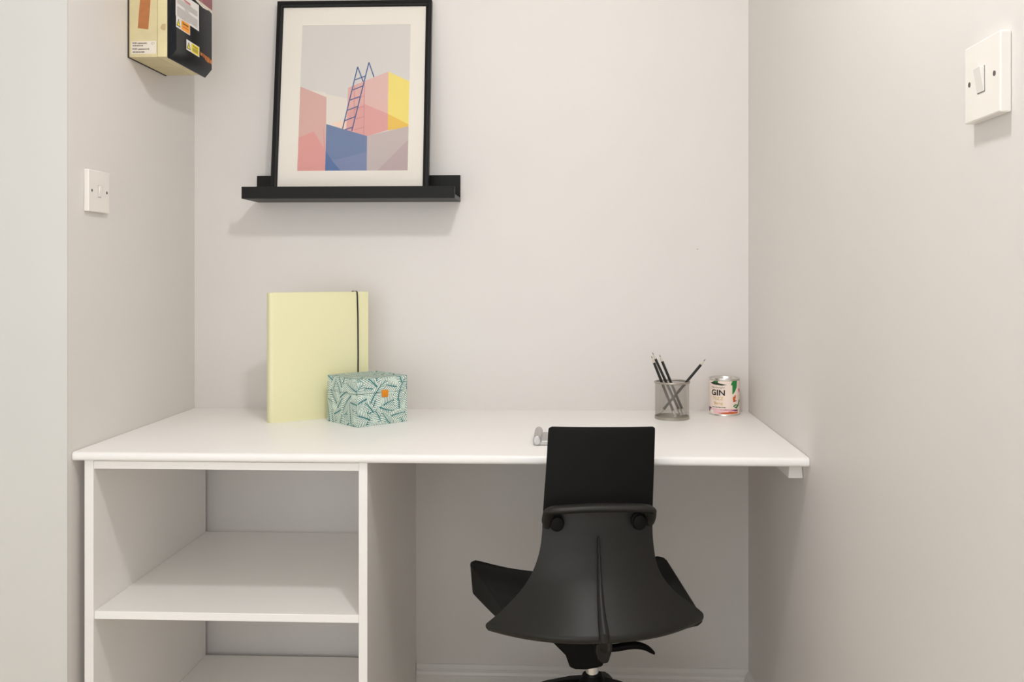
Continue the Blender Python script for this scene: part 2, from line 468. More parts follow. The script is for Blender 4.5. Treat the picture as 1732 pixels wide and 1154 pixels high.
for a, b, w in (((575, 128), (437, 700), 10), ((680, 85), (523, 722), 10), ((575, 124), (627, 262), 10), ((680, 82), (728, 220), 10),
                ((553, 247), (648, 210), 9), ((530, 340), (625, 303), 9), ((505, 435), (600, 400), 9), ((480, 530), (575, 493), 9), ((455, 627), (550, 590), 9), ((460, 710), (527, 688), 9)):
    stroke('lad', a, b, w)
obj('art_print', pr, pmats, pf, smooth=False)
gl = mat('picture_glass', (1, 1, 1), 0.02, linear=True)
nt = gl.node_tree
for n_ in list(nt.nodes):
    if n_.type != 'OUTPUT_MATERIAL': nt.nodes.remove(n_)
tr = nt.nodes.new('ShaderNodeBsdfTransparent'); gs = nt.nodes.new('ShaderNodeBsdfGlossy'); mx = nt.nodes.new('ShaderNodeMixShader')
gs.inputs['Roughness'].default_value = 0.06; mx.inputs[0].default_value = 0.045
tr.inputs[0].default_value = (0.97, 0.97, 0.97, 1)
nt.links.new(tr.outputs[0], mx.inputs[1]); nt.links.new(gs.outputs[0], mx.inputs[2])
nt.links.new(mx.outputs[0], nt.nodes['Material Output'].inputs[0])
g = B(); poly(g, [frd(a, b, -0.0050) for a, b in mo])
obj('glass', g, gl, pf, smooth=False)

# ------------------------------------------------------------------ fuse box on the left wall
yn, yfar = -0.368, -0.176
xj, xc = -0.9155, -0.8925
zb, zt = 1.5880, 1.86
fb = thing('fuse_box', (XL, (yn + yfar) / 2, zb), 'old cream fuse box with black cover and warning stickers on the left wall', 'fuse box')
obj('back_plate', box(B(), XL, XL + 0.003, yn - 0.0008, yfar + 0.001, zb - 0.0008, zt), 'dark', fb)
obj('body', box(B(), XL + 0.003, xj, yn, yfar, zb, zt), 'cream', fb, bevel=0.0015)
obj('body_cover', box(B(), xj + 0.0006, xc, yn + 0.0004, yfar - 0.002, zb + 0.0005, zt), 'cream2', fb, bevel=0.001)
xf = -0.8725
lid = B()
ya, yb_ = yn + 0.001, -0.160
back = [(xc + 0.0004, ya, zb - 0.002), (xc + 0.0004, yb_ - 0.008, zb - 0.002), (xc + 0.0004, yb_ - 0.008, zt + 0.01), (xc + 0.0004, ya, zt + 0.01)]
mid = [(xc + 0.006, ya - 0.001, zb - 0.004), (xc + 0.006, yb_ - 0.006, zb - 0.004), (xc + 0.006, yb_ - 0.006, zt + 0.01), (xc + 0.006, ya - 0.001, zt + 0.01)]
front = [(xf, ya + 0.002, zb + 0.0170), (xf, yb_, zb + 0.0170), (xf, yb_, zt), (xf, ya + 0.002, zt)]
R_ = [[lid.verts.new(q) for q in ring] for ring in (back, mid, front)]
for a, b in zip(R_, R_[1:]):
    for i in range(4): lid.faces.new([a[i], a[(i + 1) % 4], b[(i + 1) % 4], b[i]])
lid.faces.new(R_[0][::-1]); lid.faces.new(R_[2])
bmesh.ops.recalc_face_normals(lid, faces=lid.faces)
cover = obj('front_cover', lid, 'smoke', fb, bevel=0.001)
# stickers: on the near end (plane y = yn) and on the cover front (plane x = xf)
def on_end(u, v, d=0.00015): q = on(u, v, 1, yn); return (q[0], yn - d, q[2])
def on_lid(u, v, d=0.0003): q = on(u, v, 0, xf); return (xf + d, q[1], q[2])
b = B(); poly(b, [on_end(200 + x / 11.54, y / 11.54) for x, y in ((382, 550), (588, 575), (602, 390), (632, 10), (660, -350), (450, -360), (425, 10), (405, 220))])
obj('tape_strip', b, 'tape', fb, smooth=False)
b = B(); poly(b, [on_end(200 + x / 11.54, y / 11.54, 0.00015) for x, y in ((820, 540), (855, 470), (925, 462), (925, 575), (900, 600), (850, 580))])
obj('glue_mark', b, 'stain', fb, smooth=False)
b = B(); poly(b, [on_end(*q) for q in ((222.0, 70.0), (264.3, 69.2), (264.3, 90.8), (222.0, 91.4))])
wl = obj('wifi_label', b, 'paper2', fb, smooth=False)
e0 = np.array(on_end(223.0, 72.0, 0.0003)); e1 = np.array(on_end(262.0, 72.0, 0.0003)); pxm = (e1[0] - e0[0]) / 39.0
def wfn(x, y): return (e0[0] + x * pxm, e0[1], e0[2] - y * pxm)
b = B()
put_text(b, 'WiFi network:', lambda x, y: wfn(x, -y), 0.3, -2.6, 3.2, 25.5, 0, True)
put_text(b, 'WiFi password:', lambda x, y: wfn(x, -y), 0.3, -12.4, 3.2, 29.5, 0, True)
for k, (x0, x1, yy) in enumerate(((1.5, 4, 5.4), (4.6, 8, 5.4), (8.6, 12, 5.4), (12.6, 15, 5.4), (16, 19, 5.4), (1.5, 6, 15.9), (6.6, 11, 15.9), (11.6, 15, 15.9), (15.6, 21.5, 15.9))):
    poly(b, [wfn(x0, yy - 1.0), wfn(x1, yy - 1.0), wfn(x1, yy + 1.0), wfn(x0, yy + 1.0)], 1)
for x0, x1, y0, y1 in ((33.5, 36.5, 0, 0.5), (33.5, 36.5, 3.0, 3.5), (33.5, 34.0, 0, 3.5), (36.9, 38.4, 0.2, 0.8), (36.9, 38, 1.8, 2.4)):
    poly(b, [wfn(x0, y0), wfn(x1, y0), wfn(x1, y1), wfn(x0, y1)], 1)
obj('label_text', b, ['ink', 'ink_grey'], wl, smooth=False)
# cover stickers: bilinear frames from photographed corners
def frame_of(c):  # tl, tr, br, bl in photo pixels
    Q = [np.array(on_lid(*q, 0.0)) for q in c]
    def fn(s, t, d=0.00015):   # s right 0..1, t down 0..1
        q = (Q[0] * (1 - s) + Q[1] * s) * (1 - t) + (Q[3] * (1 - s) + Q[2] * s) * t
        return (xf + d, q[1], q[2])
    return fn
def rect(bm, fn, s0, t0, s1, t1, mi=0, d=0.00015): poly(bm, [fn(s0, t0, d), fn(s1, t0, d), fn(s1, t1, d), fn(s0, t1, d)], mi)
sh = frame_of(((297.0, -18.5), (336.4, 9.0), (336.6, 53.4), (297.0, 26.0)))
b = B(); rect(b, sh, 0, 0, 1, 1)
sheet = obj('notice_sheet', b, 'paper', fb, smooth=False)
b = B(); random.seed(4)
for k in range(13):
    t = 0.29 + k * 0.054
    s1 = 0.93 if k not in (4, 5, 12) else 0.55
    s = 0.06 if k not in (4, 5) else 0.38
    while s < s1:
        w_ = random.uniform(0.05, 0.13); rect(b, sh, s, t, min(s + w_, s1), t + 0.024, 0, 0.00025); s += w_ + 0.02
rect(b, sh, 0.30, 0.17, 0.62, 0.21, 1, 0.00025); rect(b, sh, 0.36, 0.225, 0.62, 0.255, 1, 0.00025)
obj('notice_text', b, ['ink_grey', 'ink_red'], sheet, smooth=False)
def warning(c, m, word, lines, nm):
    fn = frame_of(c); b = B(); rect(b, fn, 0, 0, 1, 1, 0, 0.00030)
    st = obj(nm, b, 'paper', fb, smooth=False)
    b = B()
    # rounded colour field
    pts = []
    for cx_, cy_, a0 in ((0.92, 0.16, -90), (0.92, 0.84, 0), (0.42, 0.84, 90), (0.42, 0.16, 180)):
        for k in range(4):
            a = math.radians(a0 + 30 * k); pts.append(fn(cx_ + 0.05 * math.cos(a), cy_ + 0.09 * math.sin(a), 0.00040))
    poly(b, pts, 0)
    poly(b, [fn(0.175, 0.12, 0.00040), fn(0.32, 0.84, 0.00040), fn(0.03, 0.84, 0.00040)], 1)
    poly(b, [fn(0.175, 0.26, 0.00050), fn(0.275, 0.77, 0.00050), fn(0.075, 0.77, 0.00050)], 2)
    poly(b, [fn(0.185, 0.36, 0.00060), fn(0.20, 0.52, 0.00060), fn(0.185, 0.54, 0.00060), fn(0.20, 0.70, 0.00060), fn(0.155, 0.52, 0.00060), fn(0.17, 0.50, 0.00060)], 1)
    put_text(b, word, lambda x, y: fn(x, y, 0.00060), 0.46, 0.40 if lines < 3 else 0.34, -0.22 if lines < 3 else -0.17, 0.42, 1, True)
    for k in range(lines):
        t = (0.58 if lines < 3 else 0.46) + k * (0.16 if lines < 3 else 0.12)
        rect(b, fn, 0.45, t, 0.88, t + 0.06, 3, 0.00060)
    obj('sticker_print', b, [m, 'ink', 'warn_y', 'ink_grey' if lines > 2 else 'ink_red'], st, smooth=False)
warning(((297.6, 26.2), (321.2, 41.2), (321.2, 60.2), (297.4, 45.0)), 'warn_o', 'Danger', 1, 'danger_sticker')
warning(((315.2, 66.1), (337.0, 80.0), (337.0, 97.2), (315.2, 83.6)), 'warn_y', 'Warning', 3, 'warning_sticker')
fo = frame_of(((338.8, 87.0), (358.6, 99.5), (358.6, 109.5), (338.8, 97.0)))
b = B()
for s0, s1, t0, t1 in ((0.0, 0.16, 0.0, 0.62), (0.2, 0.27, 0.2, 0.7), (0.3, 0.38, 0.15, 0.75), (0.41, 0.5, 0.25, 0.95), (0.53, 0.62, 0.3, 1.1), (0.65, 0.78, 0.1, 1.05), (0.81, 0.98, 0.25, 1.0)):
    poly(b, [fo(s0 + 0.02, t0), fo(s1, t0 + 0.08), fo(s1 - 0.01, t1), fo(s0, t1 - 0.1)], 0)
poly(b, [fo(0.0, 0.02), fo(0.98, 0.30), fo(0.98, 0.42), fo(0.0, 0.14)], 0)
obj('amber_lettering', b, 'amber', fb, smooth=False)
tp = B()
def lidp(x, y, d=0.00015): return on_lid(280 + x / 8.244, y / 8.244, d)
poly(tp, [lidp(*q) for q in ((415, 0), (520, 110), (575, 140), (610, 150), (650, 200), (650, -260), (300, -480), (300, -90))])
ts = obj('torn_label', tp, 'paper2', fb, smooth=False)
tp = B(); poly(tp, [lidp(*q, 0.00030) for q in ((455, 0), (650, 150), (650, -220), (320, -440), (320, -100))])
obj('label_face', tp, 'maroon', ts, smooth=False)

# ------------------------------------------------------------------ light switches
def switch(wall_x, sgn, yc, zc, th, label, rock):
    """sgn: +1 plate faces +x, -1 faces -x"""
    t = thing('light_switch', (wall_x, yc, zc), label, 'switch')
    xs = sorted((wall_x, wall_x + sgn * th))
    obj('plate', box(B(), xs[0], xs[1], yc - 0.043, yc + 0.043, zc - 0.043, zc + 0.043), 'plastic_w', t, bevel=0.0018, seg=3)
    f = wall_x + sgn * th
    # recess surround + rocker
    yr, zr, hw, hh = rock
    b = B(); poly(b, [(f + sgn * 0.0003, y, z) for y, z in ((yr - hw - 0.0007, zr - hh - 0.0007), (yr + hw + 0.0007, zr - hh - 0.0007), (yr + hw + 0.0007, zr + hh + 0.0007), (yr - hw - 0.0007, zr + hh + 0.0007))])
    obj('rocker_gap', b, 'screw', t, smooth=False)
    b = B()
    pts = [(f - sgn * 0.001, zr - hh), (f + sgn * 0.0010, zr - hh), (f + sgn * 0.0030, zr - hh * 0.1), (f + sgn * 0.0056, zr + hh), (f - sgn * 0.001, zr + hh)]
    prism(b, [(x, yr - hw, z) for x, z in pts], (0, 2 * hw, 0))
    obj('rocker', b, 'plastic_w', t, bevel=0.0006)
    for dy in (-0.0302, 0.0302):
        b = B(); n = 20
        ring = [(f + sgn * 0.0004, yc + dy + 0.0029 * math.cos(2 * math.pi * k / n), zc + 0.0029 * math.sin(2 * math.pi * k / n)) for k in range(n)]
        prism(b, ring, (-sgn * 0.002, 0, 0))
        s = obj('screw', b, 'screw', t)
switch(XL, 1, -0.5115, 1.2745, 0.0105, 'small white light switch on the left wall below the fuse box', (-0.5115, 1.2745, 0.0055, 0.0115))
switch(XR, -1, -1.3545, 1.3170, 0.0120, 'white rocker light switch on the long right wall', (-1.3535, 1.3165, 0.0085, 0.0135))

# ------------------------------------------------------------------ yellow folder
fs = np.array([-0.7024, -0.2407]); fd = np.array([0.1114, 0.0797]); fd /= np.linalg.norm(fd)
fn_ = np.array([fd[1], -fd[0]])      # faces the room
FL_, FTH, FHT = 0.250, 0.029, 0.3085
def fp(a, b, z):
    q = fs + fd * a - fn_ * b
    return (q[0], q[1], ZD + z)
fo_t = thing('folder', fp(FL_ / 2, FTH / 2, 0), 'pale yellow folder with black elastic standing on the desk behind the box', 'folder')
# U-shaped cover in plan: front cover, rounded spine, back cover
outer = [(FL_, 0.0)]
r = 0.010
outer += [(r - r * math.sin(t), r - r * math.cos(t)) for t in np.linspace(0, math.pi / 2, 7)]
outer += [(r - r * math.cos(t), FTH - r + r * math.sin(t)) for t in np.linspace(0, math.pi / 2, 7)]
outer += [(FL_, FTH)]
w_ = 0.0016; r2 = r - w_
inner = [(FL_, FTH - w_)]
inner += [(r - r2 * math.sin(t), FTH - r + r2 * math.cos(t)) for t in np.linspace(0, math.pi / 2, 7)]
inner += [(r - r2 * math.cos(t), r - r2 * math.sin(t)) for t in np.linspace(0, math.pi / 2, 7)]
inner += [(FL_, w_)]
b = B(); prism(b, [fp(a, q, 0) for a, q in outer + inner], (0, 0, FHT))
obj('cover', b, 'folder', fo_t, angle=30)
b = B(); prism(b, [fp(a, q, 0.003) for a, q in ((0.012, 0.0035), (FL_ - 0.006, 0.0035), (FL_ - 0.006, FTH - 0.0035), (0.012, FTH - 0.0035))], (0, 0, FHT - 0.008))
obj('inner_box', b, 'folder_in', fo_t, bevel=0.001)
# elastic strap running over the cover edge
ea = None
for k in range(400):
    a = 0.18 + k * 0.00025
    q = np.array(fp(a, 0, FHT * 0.6)); d = q - CAM
    c, s = math.cos(YAW), math.sin(YAW)
    u = PCX + F_PX * (c * d[0] + s * d[1]) / (-s * d[0] + c * d[1])
    if u >= 605.3: ea = a; break
ea = ea or 0.24
b = B()
path = [fp(ea - 0.0005, -0.0012, 0.0015), fp(ea, -0.0012, FHT * 0.5), fp(ea - 0.0006, -0.0012, FHT * 0.8), fp(ea - 0.0022, -0.0012, FHT * 0.97), fp(ea - 0.003, -0.0010, FHT + 0.0006), fp(ea - 0.003, 0.003, FHT + 0.0014), fp(ea - 0.003, FTH - 0.002, FHT + 0.0014), fp(ea - 0.003, FTH + 0.0012, FHT)]
tube(b, path, [(0.0019, 0.0011)] * len(path), 8, up=tuple(fn_) + (0,))
obj('elastic_band', b, 'elastic', fo_t)

# ------------------------------------------------------------------ leaf-pattern box
bo = np.array([-0.4814, -0.2920]); ba = math.radians(44.5)
bx = np.array([math.cos(ba), math.sin(ba)]); by = np.array([-math.sin(ba), math.cos(ba)])
BL_, BW_, BH_, ZS = 0.1365, 0.1335, 0.1105, 0.0755
def bp(a, q, z): w = bo + bx * a + by * q; return (w[0], w[1], ZD + z)
bt_ = thing('storage_box', bp(BL_ / 2, BW_ / 2, 0), 'small lidded box in teal leaf paper with orange tab on the desk', 'box')
b = B(); box(b, 0.0006, BL_ - 0.0006, 0.0006, BW_ - 0.0006, 0, ZS - 0.0006, T=bp)
body = obj('box_body', b, 'boxpaper', bt_, bevel=0.0006)
b = B(); box(b, 0, BL_, 0, BW_, ZS + 0.0002, BH_, T=bp)
lid_ = obj('lid', b, 'boxpaper', bt_, bevel=0.0006)
def clip(pts, x0, y0, x1, y1):
    for ax, lim, sg in ((0, x0, 1), (0, x1, -1), (1, y0, 1), (1, y1, -1)):
        out = []
        for i in range(len(pts)):
            p_, q_ = pts[i], pts[(i + 1) % len(pts)]
            ip, iq = sg * (p_[ax] - lim) >= 0, sg * (q_[ax] - lim) >= 0
            if ip: out.append(p_)
            if ip != iq:
                t = (lim - p_[ax]) / (q_[ax] - p_[ax]); out.append((p_[0] + (q_[0] - p_[0]) * t, p_[1] + (q_[1] - p_[1]) * t))
        pts = out
        if len(pts) < 3: return []
    return pts
def leaves(w, h, n, seed):
    """overlapping feathery leaves: list of (layer, colour, polygon)"""
    rnd = random.Random(seed); out = []
    cells = []
    nx = max(3, int(round(w / 0.027))); ny = max(3, int(round(h / 0.027)))
    for i in range(nx + 1):
        for j in range(ny + 1):
            cells.append((i / nx * w + rnd.uniform(-.006, .006), j / ny * h + rnd.uniform(-.006, .006)))
    rnd.shuffle(cells)
    for li, (x, y) in enumerate(cells):
        L = rnd.uniform(0.044, 0.070); W = rnd.uniform(0.013, 0.019); a0 = rnd.choice((70, 110, 40, 140, 20, 160, 90, 200, -20)) + rnd.uniform(-15, 15)
        a0 = math.radians(a0); k = rnd.uniform(-12, 12)
        x -= math.cos(a0) * L / 2; y -= math.sin(a0) * L / 2
        pts = []; px, py = x, y; N = 24
        for i in range(N + 1):
            a = a0 + k * L * (i / N); pts.append((px, py, a)); px += math.cos(a) * L / N; py += math.sin(a) * L / N
        def prof_(t): return W * (math.sin(math.pi * min(1, t * 0.92 + 0.05)) ** 0.65)
        def at(t):
            i = min(int(t * N), N - 1); f_ = t * N - i
            return (pts[i][0] + (pts[i + 1][0] - pts[i][0]) * f_, pts[i][1] + (pts[i + 1][1] - pts[i][1]) * f_, pts[i][2])
        ol = []; orr = []
        for i in range(13):
            t = i / 12; cx_, cy_, a = at(t); w2 = prof_(t) * 0.86
            ol.append((cx_ + math.cos(a) * w2 * 0.5 - math.sin(a) * w2, cy_ + math.sin(a) * w2 * 0.5 + math.cos(a) * w2)); orr.append((cx_ + math.cos(a) * w2 * 0.5 + math.sin(a) * w2, cy_ + math.sin(a) * w2 * 0.5 - math.cos(a) * w2))
        for i in range(12):
            out.append((li * 3, 0, [orr[i], orr[i + 1], ol[i + 1], ol[i]]))
        nb_ = int(L / 0.0043)
        for i in range(nb_):
            t = (i + 0.5) / nb_; cx_, cy_, a = at(t); bl = prof_(t) * 1.12
            for sg in (1, -1):
                ang = a + sg * math.radians(58); dx, dy = math.cos(ang), math.sin(ang)
                wx, wy = math.cos(a) * 0.00118, math.sin(a) * 0.00118
                ex, ey = cx_ + dx * bl, cy_ + dy * bl
                out.append((li * 3 + 1, 1, [(cx_ - wx, cy_ - wy), (cx_ + wx, cy_ + wy), (ex + wx * .6, ey + wy * .6), (ex - wx * .6, ey - wy * .6)]))
        for i in range(N):
            w0 = 0.0017 * (1 - i / N * 0.7); w1 = 0.0017 * (1 - (i + 1) / N * 0.7)
            (xa, ya_, aa), (xb, yb2, ab) = pts[i], pts[i + 1]
            out.append((li * 3 + 2, 1, [(xa + math.sin(aa) * w0, ya_ - math.cos(aa) * w0), (xb + math.sin(ab) * w1, yb2 - math.cos(ab) * w1), (xb - math.sin(ab) * w1, yb2 + math.cos(ab) * w1), (xa - math.sin(aa) * w0, ya_ + math.cos(aa) * w0)]))
    return out
faces5 = [  # (width, height, map(x, y, d), seed)
    (BL_, BH_, lambda x, y, d: bp(x, -d, y), 11), (BW_, BH_, lambda x, y, d: bp(-d, BW_ - x, y), 23),
    (BL_, BW_, lambda x, y, d: bp(x, y, BH_ + d), 37), (BW_, BH_, lambda x, y, d: bp(BL_ + d, x, y), 41), (BL_, BH_, lambda x, y, d: bp(BL_ - x, BW_ + d, y), 53)]
pb, plid = B(), B()
for fi, (w, h, fn, seed) in enumerate(faces5):
    for ly, c, pts in leaves(w, h, 0, seed):
        d = 0.00010 + 0.000006 * ly
        if fi == 2: parts = ((plid, 0, 0, w, h),)
        else: parts = ((pb, 0.0006, 0.0004, w - 0.0006, ZS - 0.0006), (plid, 0.0002, ZS + 0.0004, w - 0.0002, h - 0.0002))
        for tgt, x0, y0, x1, y1 in parts:
            q = clip(pts, x0, y0, x1, y1)
            if len(q) >= 3: poly(tgt, [fn(x, y, d) for x, y in q], c)
obj('leaf_print', pb, ['leaf_bg', 'teal'], body, smooth=False)
obj('leaf_print', plid, ['leaf_bg', 'teal'], lid_, smooth=False)
b = B(); ta = BL_ * 0.475
prism(b, [bp(ta, -0.0006, ZS + 0.0055), bp(ta, -0.0030, ZS + 0.0055), bp(ta, -0.0045, ZS + 0.001), bp(ta, -0.0044, ZS - 0.0085), bp(ta, -0.0030, ZS - 0.0110), bp(ta, -0.0014, ZS - 0.0110), bp(ta, -0.0020, ZS - 0.002)], (bx[0] * 0.0165, bx[1] * 0.0165, 0))
obj('pull_tab', b, 'leather', bt_, bevel=0.0004)

# ------------------------------------------------------------------ mesh pencil cup
cc = np.array([0.256, -0.125, ZD]); CR, CH = 0.0412, 0.0915
cup = thing('pencil_cup', cc.tolist(), 'pewter wire mesh pencil cup on the desk', 'pencil cup')
b = B(); NH = 84; NS = 40
for sg in (1, -1):
    for k in range(NH):
        a0 = 2 * math.pi * k / NH; prev = None
        for i in range(NS + 1):
            z = 0.004 + (CH - 0.008) * i / NS; a = a0 + sg * z / CR * 0.80; w2 = 0.00030
            rr = CR + 0.0002 * sg
            da = w2 / CR
            v0 = b.verts.new((cc[0] + rr * math.cos(a - da), cc[1] + rr * math.sin(a - da), ZD + z)); v1 = b.verts.new((cc[0] + rr * math.cos(a + da), cc[1] + rr * math.sin(a + da), ZD + z))
            if prev: b.faces.new([prev[0], prev[1], v1, v0])
            prev = (v0, v1)
obj('mesh_wall', b, 'wire', cup)
b = B(); lathe(b, [(CR + 0.0026 * math.cos(t), CH - 0.0026 + 0.0026 * math.sin(t)) for t in np.linspace(0, 2 * math.pi, 13)], cc, 56); obj('rim', b, 'wire', cup)
b = B(); lathe(b, [(0.0005, 0.001), (CR - 0.001, 0.001), (CR + 0.0008, 0.0), (CR + 0.0008, 0.0065), (CR - 0.0006, 0.0072), (CR - 0.001, 0.002), (0.0005, 0.002)], cc, 56); obj('base', b, 'wire', cup)

def pencil(bot, tip, label, both=False):
    bot, tip = Vector(bot), Vector(tip); d = (tip - bot); L = d.length; d.normalize()
    t = thing('pencil', bot, label, 'pencil', 'pencils in the mesh cup')
    R0 = 0.0036; P_ = lambda s: bot + d * s
    s0 = 0.018
    b = B(); tube(b, [P_(s0), P_(L - 0.019), P_(L - 0.018)], [R0, R0, R0 * 0.96], 6); obj('barrel', b, 'pencil', t, smooth=False)
    b = B(); tube(b, [P_(L - 0.018), P_(L - 0.006)], [R0 * 0.94, R0 * 0.34], 12); obj('sharpened_wood', b, 'wood', t)
    b = B(); tube(b, [P_(L - 0.006), P_(L)], [R0 * 0.34, 0.0003], 10); obj('lead', b, 'graphite', t)
    if both:
        b = B(); tube(b, [P_(s0), P_(0.006)], [R0 * 0.94, R0 * 0.34], 12); obj('sharpened_wood', b, 'wood', t)
        b = B(); tube(b, [P_(0.006), P_(0.0005)], [R0 * 0.34, 0.0003], 10); obj('lead', b, 'graphite', t)
    else:
        b = B(); tube(b, [P_(0.006), P_(0.008), P_(0.010), P_(s0)], [R0 * 1.04, R0 * 1.1, R0 * 1.02, R0 * 1.04], 12); obj('ferrule', b, 'silver', t)
        b = B(); tube(b, [P_(0.0015), P_(0.003), P_(0.006)], [R0 * 0.7, R0 * 0.95, R0 * 0.95], 12); obj('eraser', b, 'paper', t)
def at_y(u, v, y): return on(u, v, 1, y)
pencil(at_y(1143, 706.5, -0.142), at_y(1101.6, 602.0, -0.132), 'black pencil in the mesh cup, lowest of the three leaning left')
pencil(at_y(1153, 703.5, -0.122), at_y(1103.3, 596.0, -0.114), 'black pencil in the mesh cup, tallest of the three leaning left')
pencil(at_y(1158, 703.0, -0.113), at_y(1115.3, 600.0, -0.098), 'black pencil in the mesh cup, leaning left beside the empty middle')
pencil(at_y(1114.5, 702.0, -0.118), at_y(1193.5, 607.5, -0.118), 'black pencil leaning right out of the mesh cup toward the tin', True)

# ------------------------------------------------------------------ tin candle
tc = np.array([0.3955, -0.0515, ZD]); TR_, TH_ = 0.0372, 0.0935
tin = thing('tin_candle', tc.tolist(), 'tin with a pink floral GIN label on the desk by the corner', 'tin')
b = B(); lathe(b, [(0.0005, 0.002), (TR_ - 0.002, 0.001), (TR_ + 0.0008, 0.0), (TR_ + 0.0014, 0.0012), (TR_ + 0.0008, 0.003), (TR_, 0.004), (TR_, TH_ - 0.006), (TR_ + 0.0006, TH_ - 0.005), (TR_ + 0.0016, TH_ - 0.0025), (TR_ + 0.0012, TH_ - 0.0004), (TR_ - 0.0002, TH_), (TR_ - 0.0022, TH_ - 0.0012), (TR_ - 0.003, TH_ - 0.004), (TR_ - 0.003, TH_ - 0.02)], tc, 64)
obj('can', b, 'tin', tin)
b = B(); lathe(b, [(0.0005, TH_ - 0.0195), (TR_ - 0.003, TH_ - 0.0195)], tc, 48); obj('wax', b, 'wax', tin)
b = B(); lathe(b, [(TR_ + 0.0003, 0.0045), (TR_ + 0.0003, TH_ - 0.0068)], tc, 96); lab = obj('paper_label', b, 'canlabel', tin)
cdir = (CAM - tc)[:2]; cdir /= np.linalg.norm(cdir); rdir = np.array([-cdir[1], cdir[0]])
def cyl(phi, z, d=0.0006):
    q = tc[:2] + (TR_ + d) * (cdir * math.cos(phi) + rdir * math.sin(phi)); return (q[0], q[1], ZD + z)
def cz(y): return TH_ - 0.0062 - (y - 245) / 715 * (TH_ - 0.0112)
def cph(x): return math.asin(max(-1, min(1, (x - 530) / 299)))
LM = ['ink', 'gold', 'ink_grey']
acol = {'dgreen': (30, 42, 22), 'green': (28, 128, 58), 'orange': (206, 96, 28), 'red': (150, 40, 44), 'green2': (40, 120, 70), 'pink': (226, 120, 150), 'plum': (112, 70, 100), 'palepink': (240, 198, 204), 'magenta': (168, 60, 110), 'white': (248, 240, 232)}
an = list(acol); amats = [mat('label_' + k, c, 0.5) for k, c in acol.items()]
ab = B(); al = [0]
def blot(k, pts):
    al[0] += 1
    # subdivide edges so the shape bends with the tin
    pp = []
    for i in range(len(pts)):
        p_, q_ = np.array(pts[i], float), np.array(pts[(i + 1) % len(pts)], float)
        for s in (0, 0.5): pp.append(p_ + (q_ - p_) * s)
    x0 = min(q[0] for q in pts); x1 = max(q[0] for q in pts)
    n = max(1, int((cph(x1) - cph(x0)) / 0.10) + 1)
    for s in range(n):
        a = 530 + 299 * math.sin(cph(x0) + (cph(x1) - cph(x0)) * s / n); c_ = 530 + 299 * math.sin(cph(x0) + (cph(x1) - cph(x0)) * (s + 1) / n)
        q = clip([tuple(t) for t in pts], a, 0, c_, 2000)
        if len(q) >= 3: poly(ab, [cyl(cph(x), cz(y), 0.00045 + 0.00002 * al[0]) for x, y in q], an.index(k))
blot('dgreen', [(255, 305), (300, 275), (340, 250), (405, 250), (400, 285), (450, 300), (578, 326), (480, 342), (330, 330)])
blot('green', [(330, 255), (405, 250), (395, 275), (345, 290)])
blot('green', [(690, 246), (772, 246), (765, 390), (735, 470), (700, 525), (684, 530), (684, 335), (655, 335), (665, 290)])
blot('orange', [(690, 600), (715, 580), (745, 535), (752, 600), (735, 640), (745, 665), (700, 695)])
blot('red', [(700, 675), (770, 662), (745, 690), (700, 697)])
blot('green2', [(694, 790), (740, 745), (785, 765), (815, 640), (822, 690), (800, 790), (765, 848), (730, 820)])
blot('white', [(715, 800), (760, 770), (760, 800)])
blot('pink', [(790, 425), (820, 415), (824, 480), (806, 505)])
blot('plum', [(234, 818), (288, 838), (262, 870), (246, 925), (234, 925)])
blot('palepink', [(280, 845), (500, 850), (785, 862), (785, 950), (300, 950)])
blot('magenta', [(420, 865), (560, 855), (785, 862), (785, 900), (690, 890), (560, 880)])
blot('palepink', [(470, 878), (640, 868), (690, 880), (600, 886)])
blot('plum', [(690, 870), (785, 868), (785, 905), (730, 900)])
blot('orange', [(390, 940), (520, 920), (690, 908), (788, 918), (784, 948), (540, 955)])
blot('white', [(250, 925), (300, 870), (330, 930), (300, 945)])
blot('magenta', [(590, 900), (690, 905), (640, 918)])
obj('label_art', ab, amats, lab, smooth=False)
tb = B()
def ctext(s, x0, x1, ytop, ybase, mi, bold=False):
    p0, p1 = cph(x0), cph(x1); h = cz(ytop) - cz(ybase)
    V, Fc, tw = text_polys(s, bold)
    vv = [tb.verts.new(cyl(p0 + (p1 - p0) * a / tw, cz(ybase) + q * h, 0.0012)) for a, q in V]
    for f in Fc:
        try: g_ = tb.faces.new([vv[i] for i in f]); g_.material_index = mi
        except ValueError: pass
ctext('Fordwight', 292, 540, 366, 402, 2)
ctext('GIN', 288, 540, 432, 556, 0, True)
ctext('FIZZ', 325, 512, 585, 655, 1)
ctext('Bang', 335, 500, 692, 750, 1)
for x0, x1 in ((300, 350), (358, 400), (408, 462), (474, 500), (506, 555)):
    poly(tb, [cyl(cph(x), cz(y), 0.0012) for x, y in ((x0, 804), (x1, 810), (x1, 824), (x0, 818))], 2)
obj('label_text', tb, LM, lab, smooth=False)

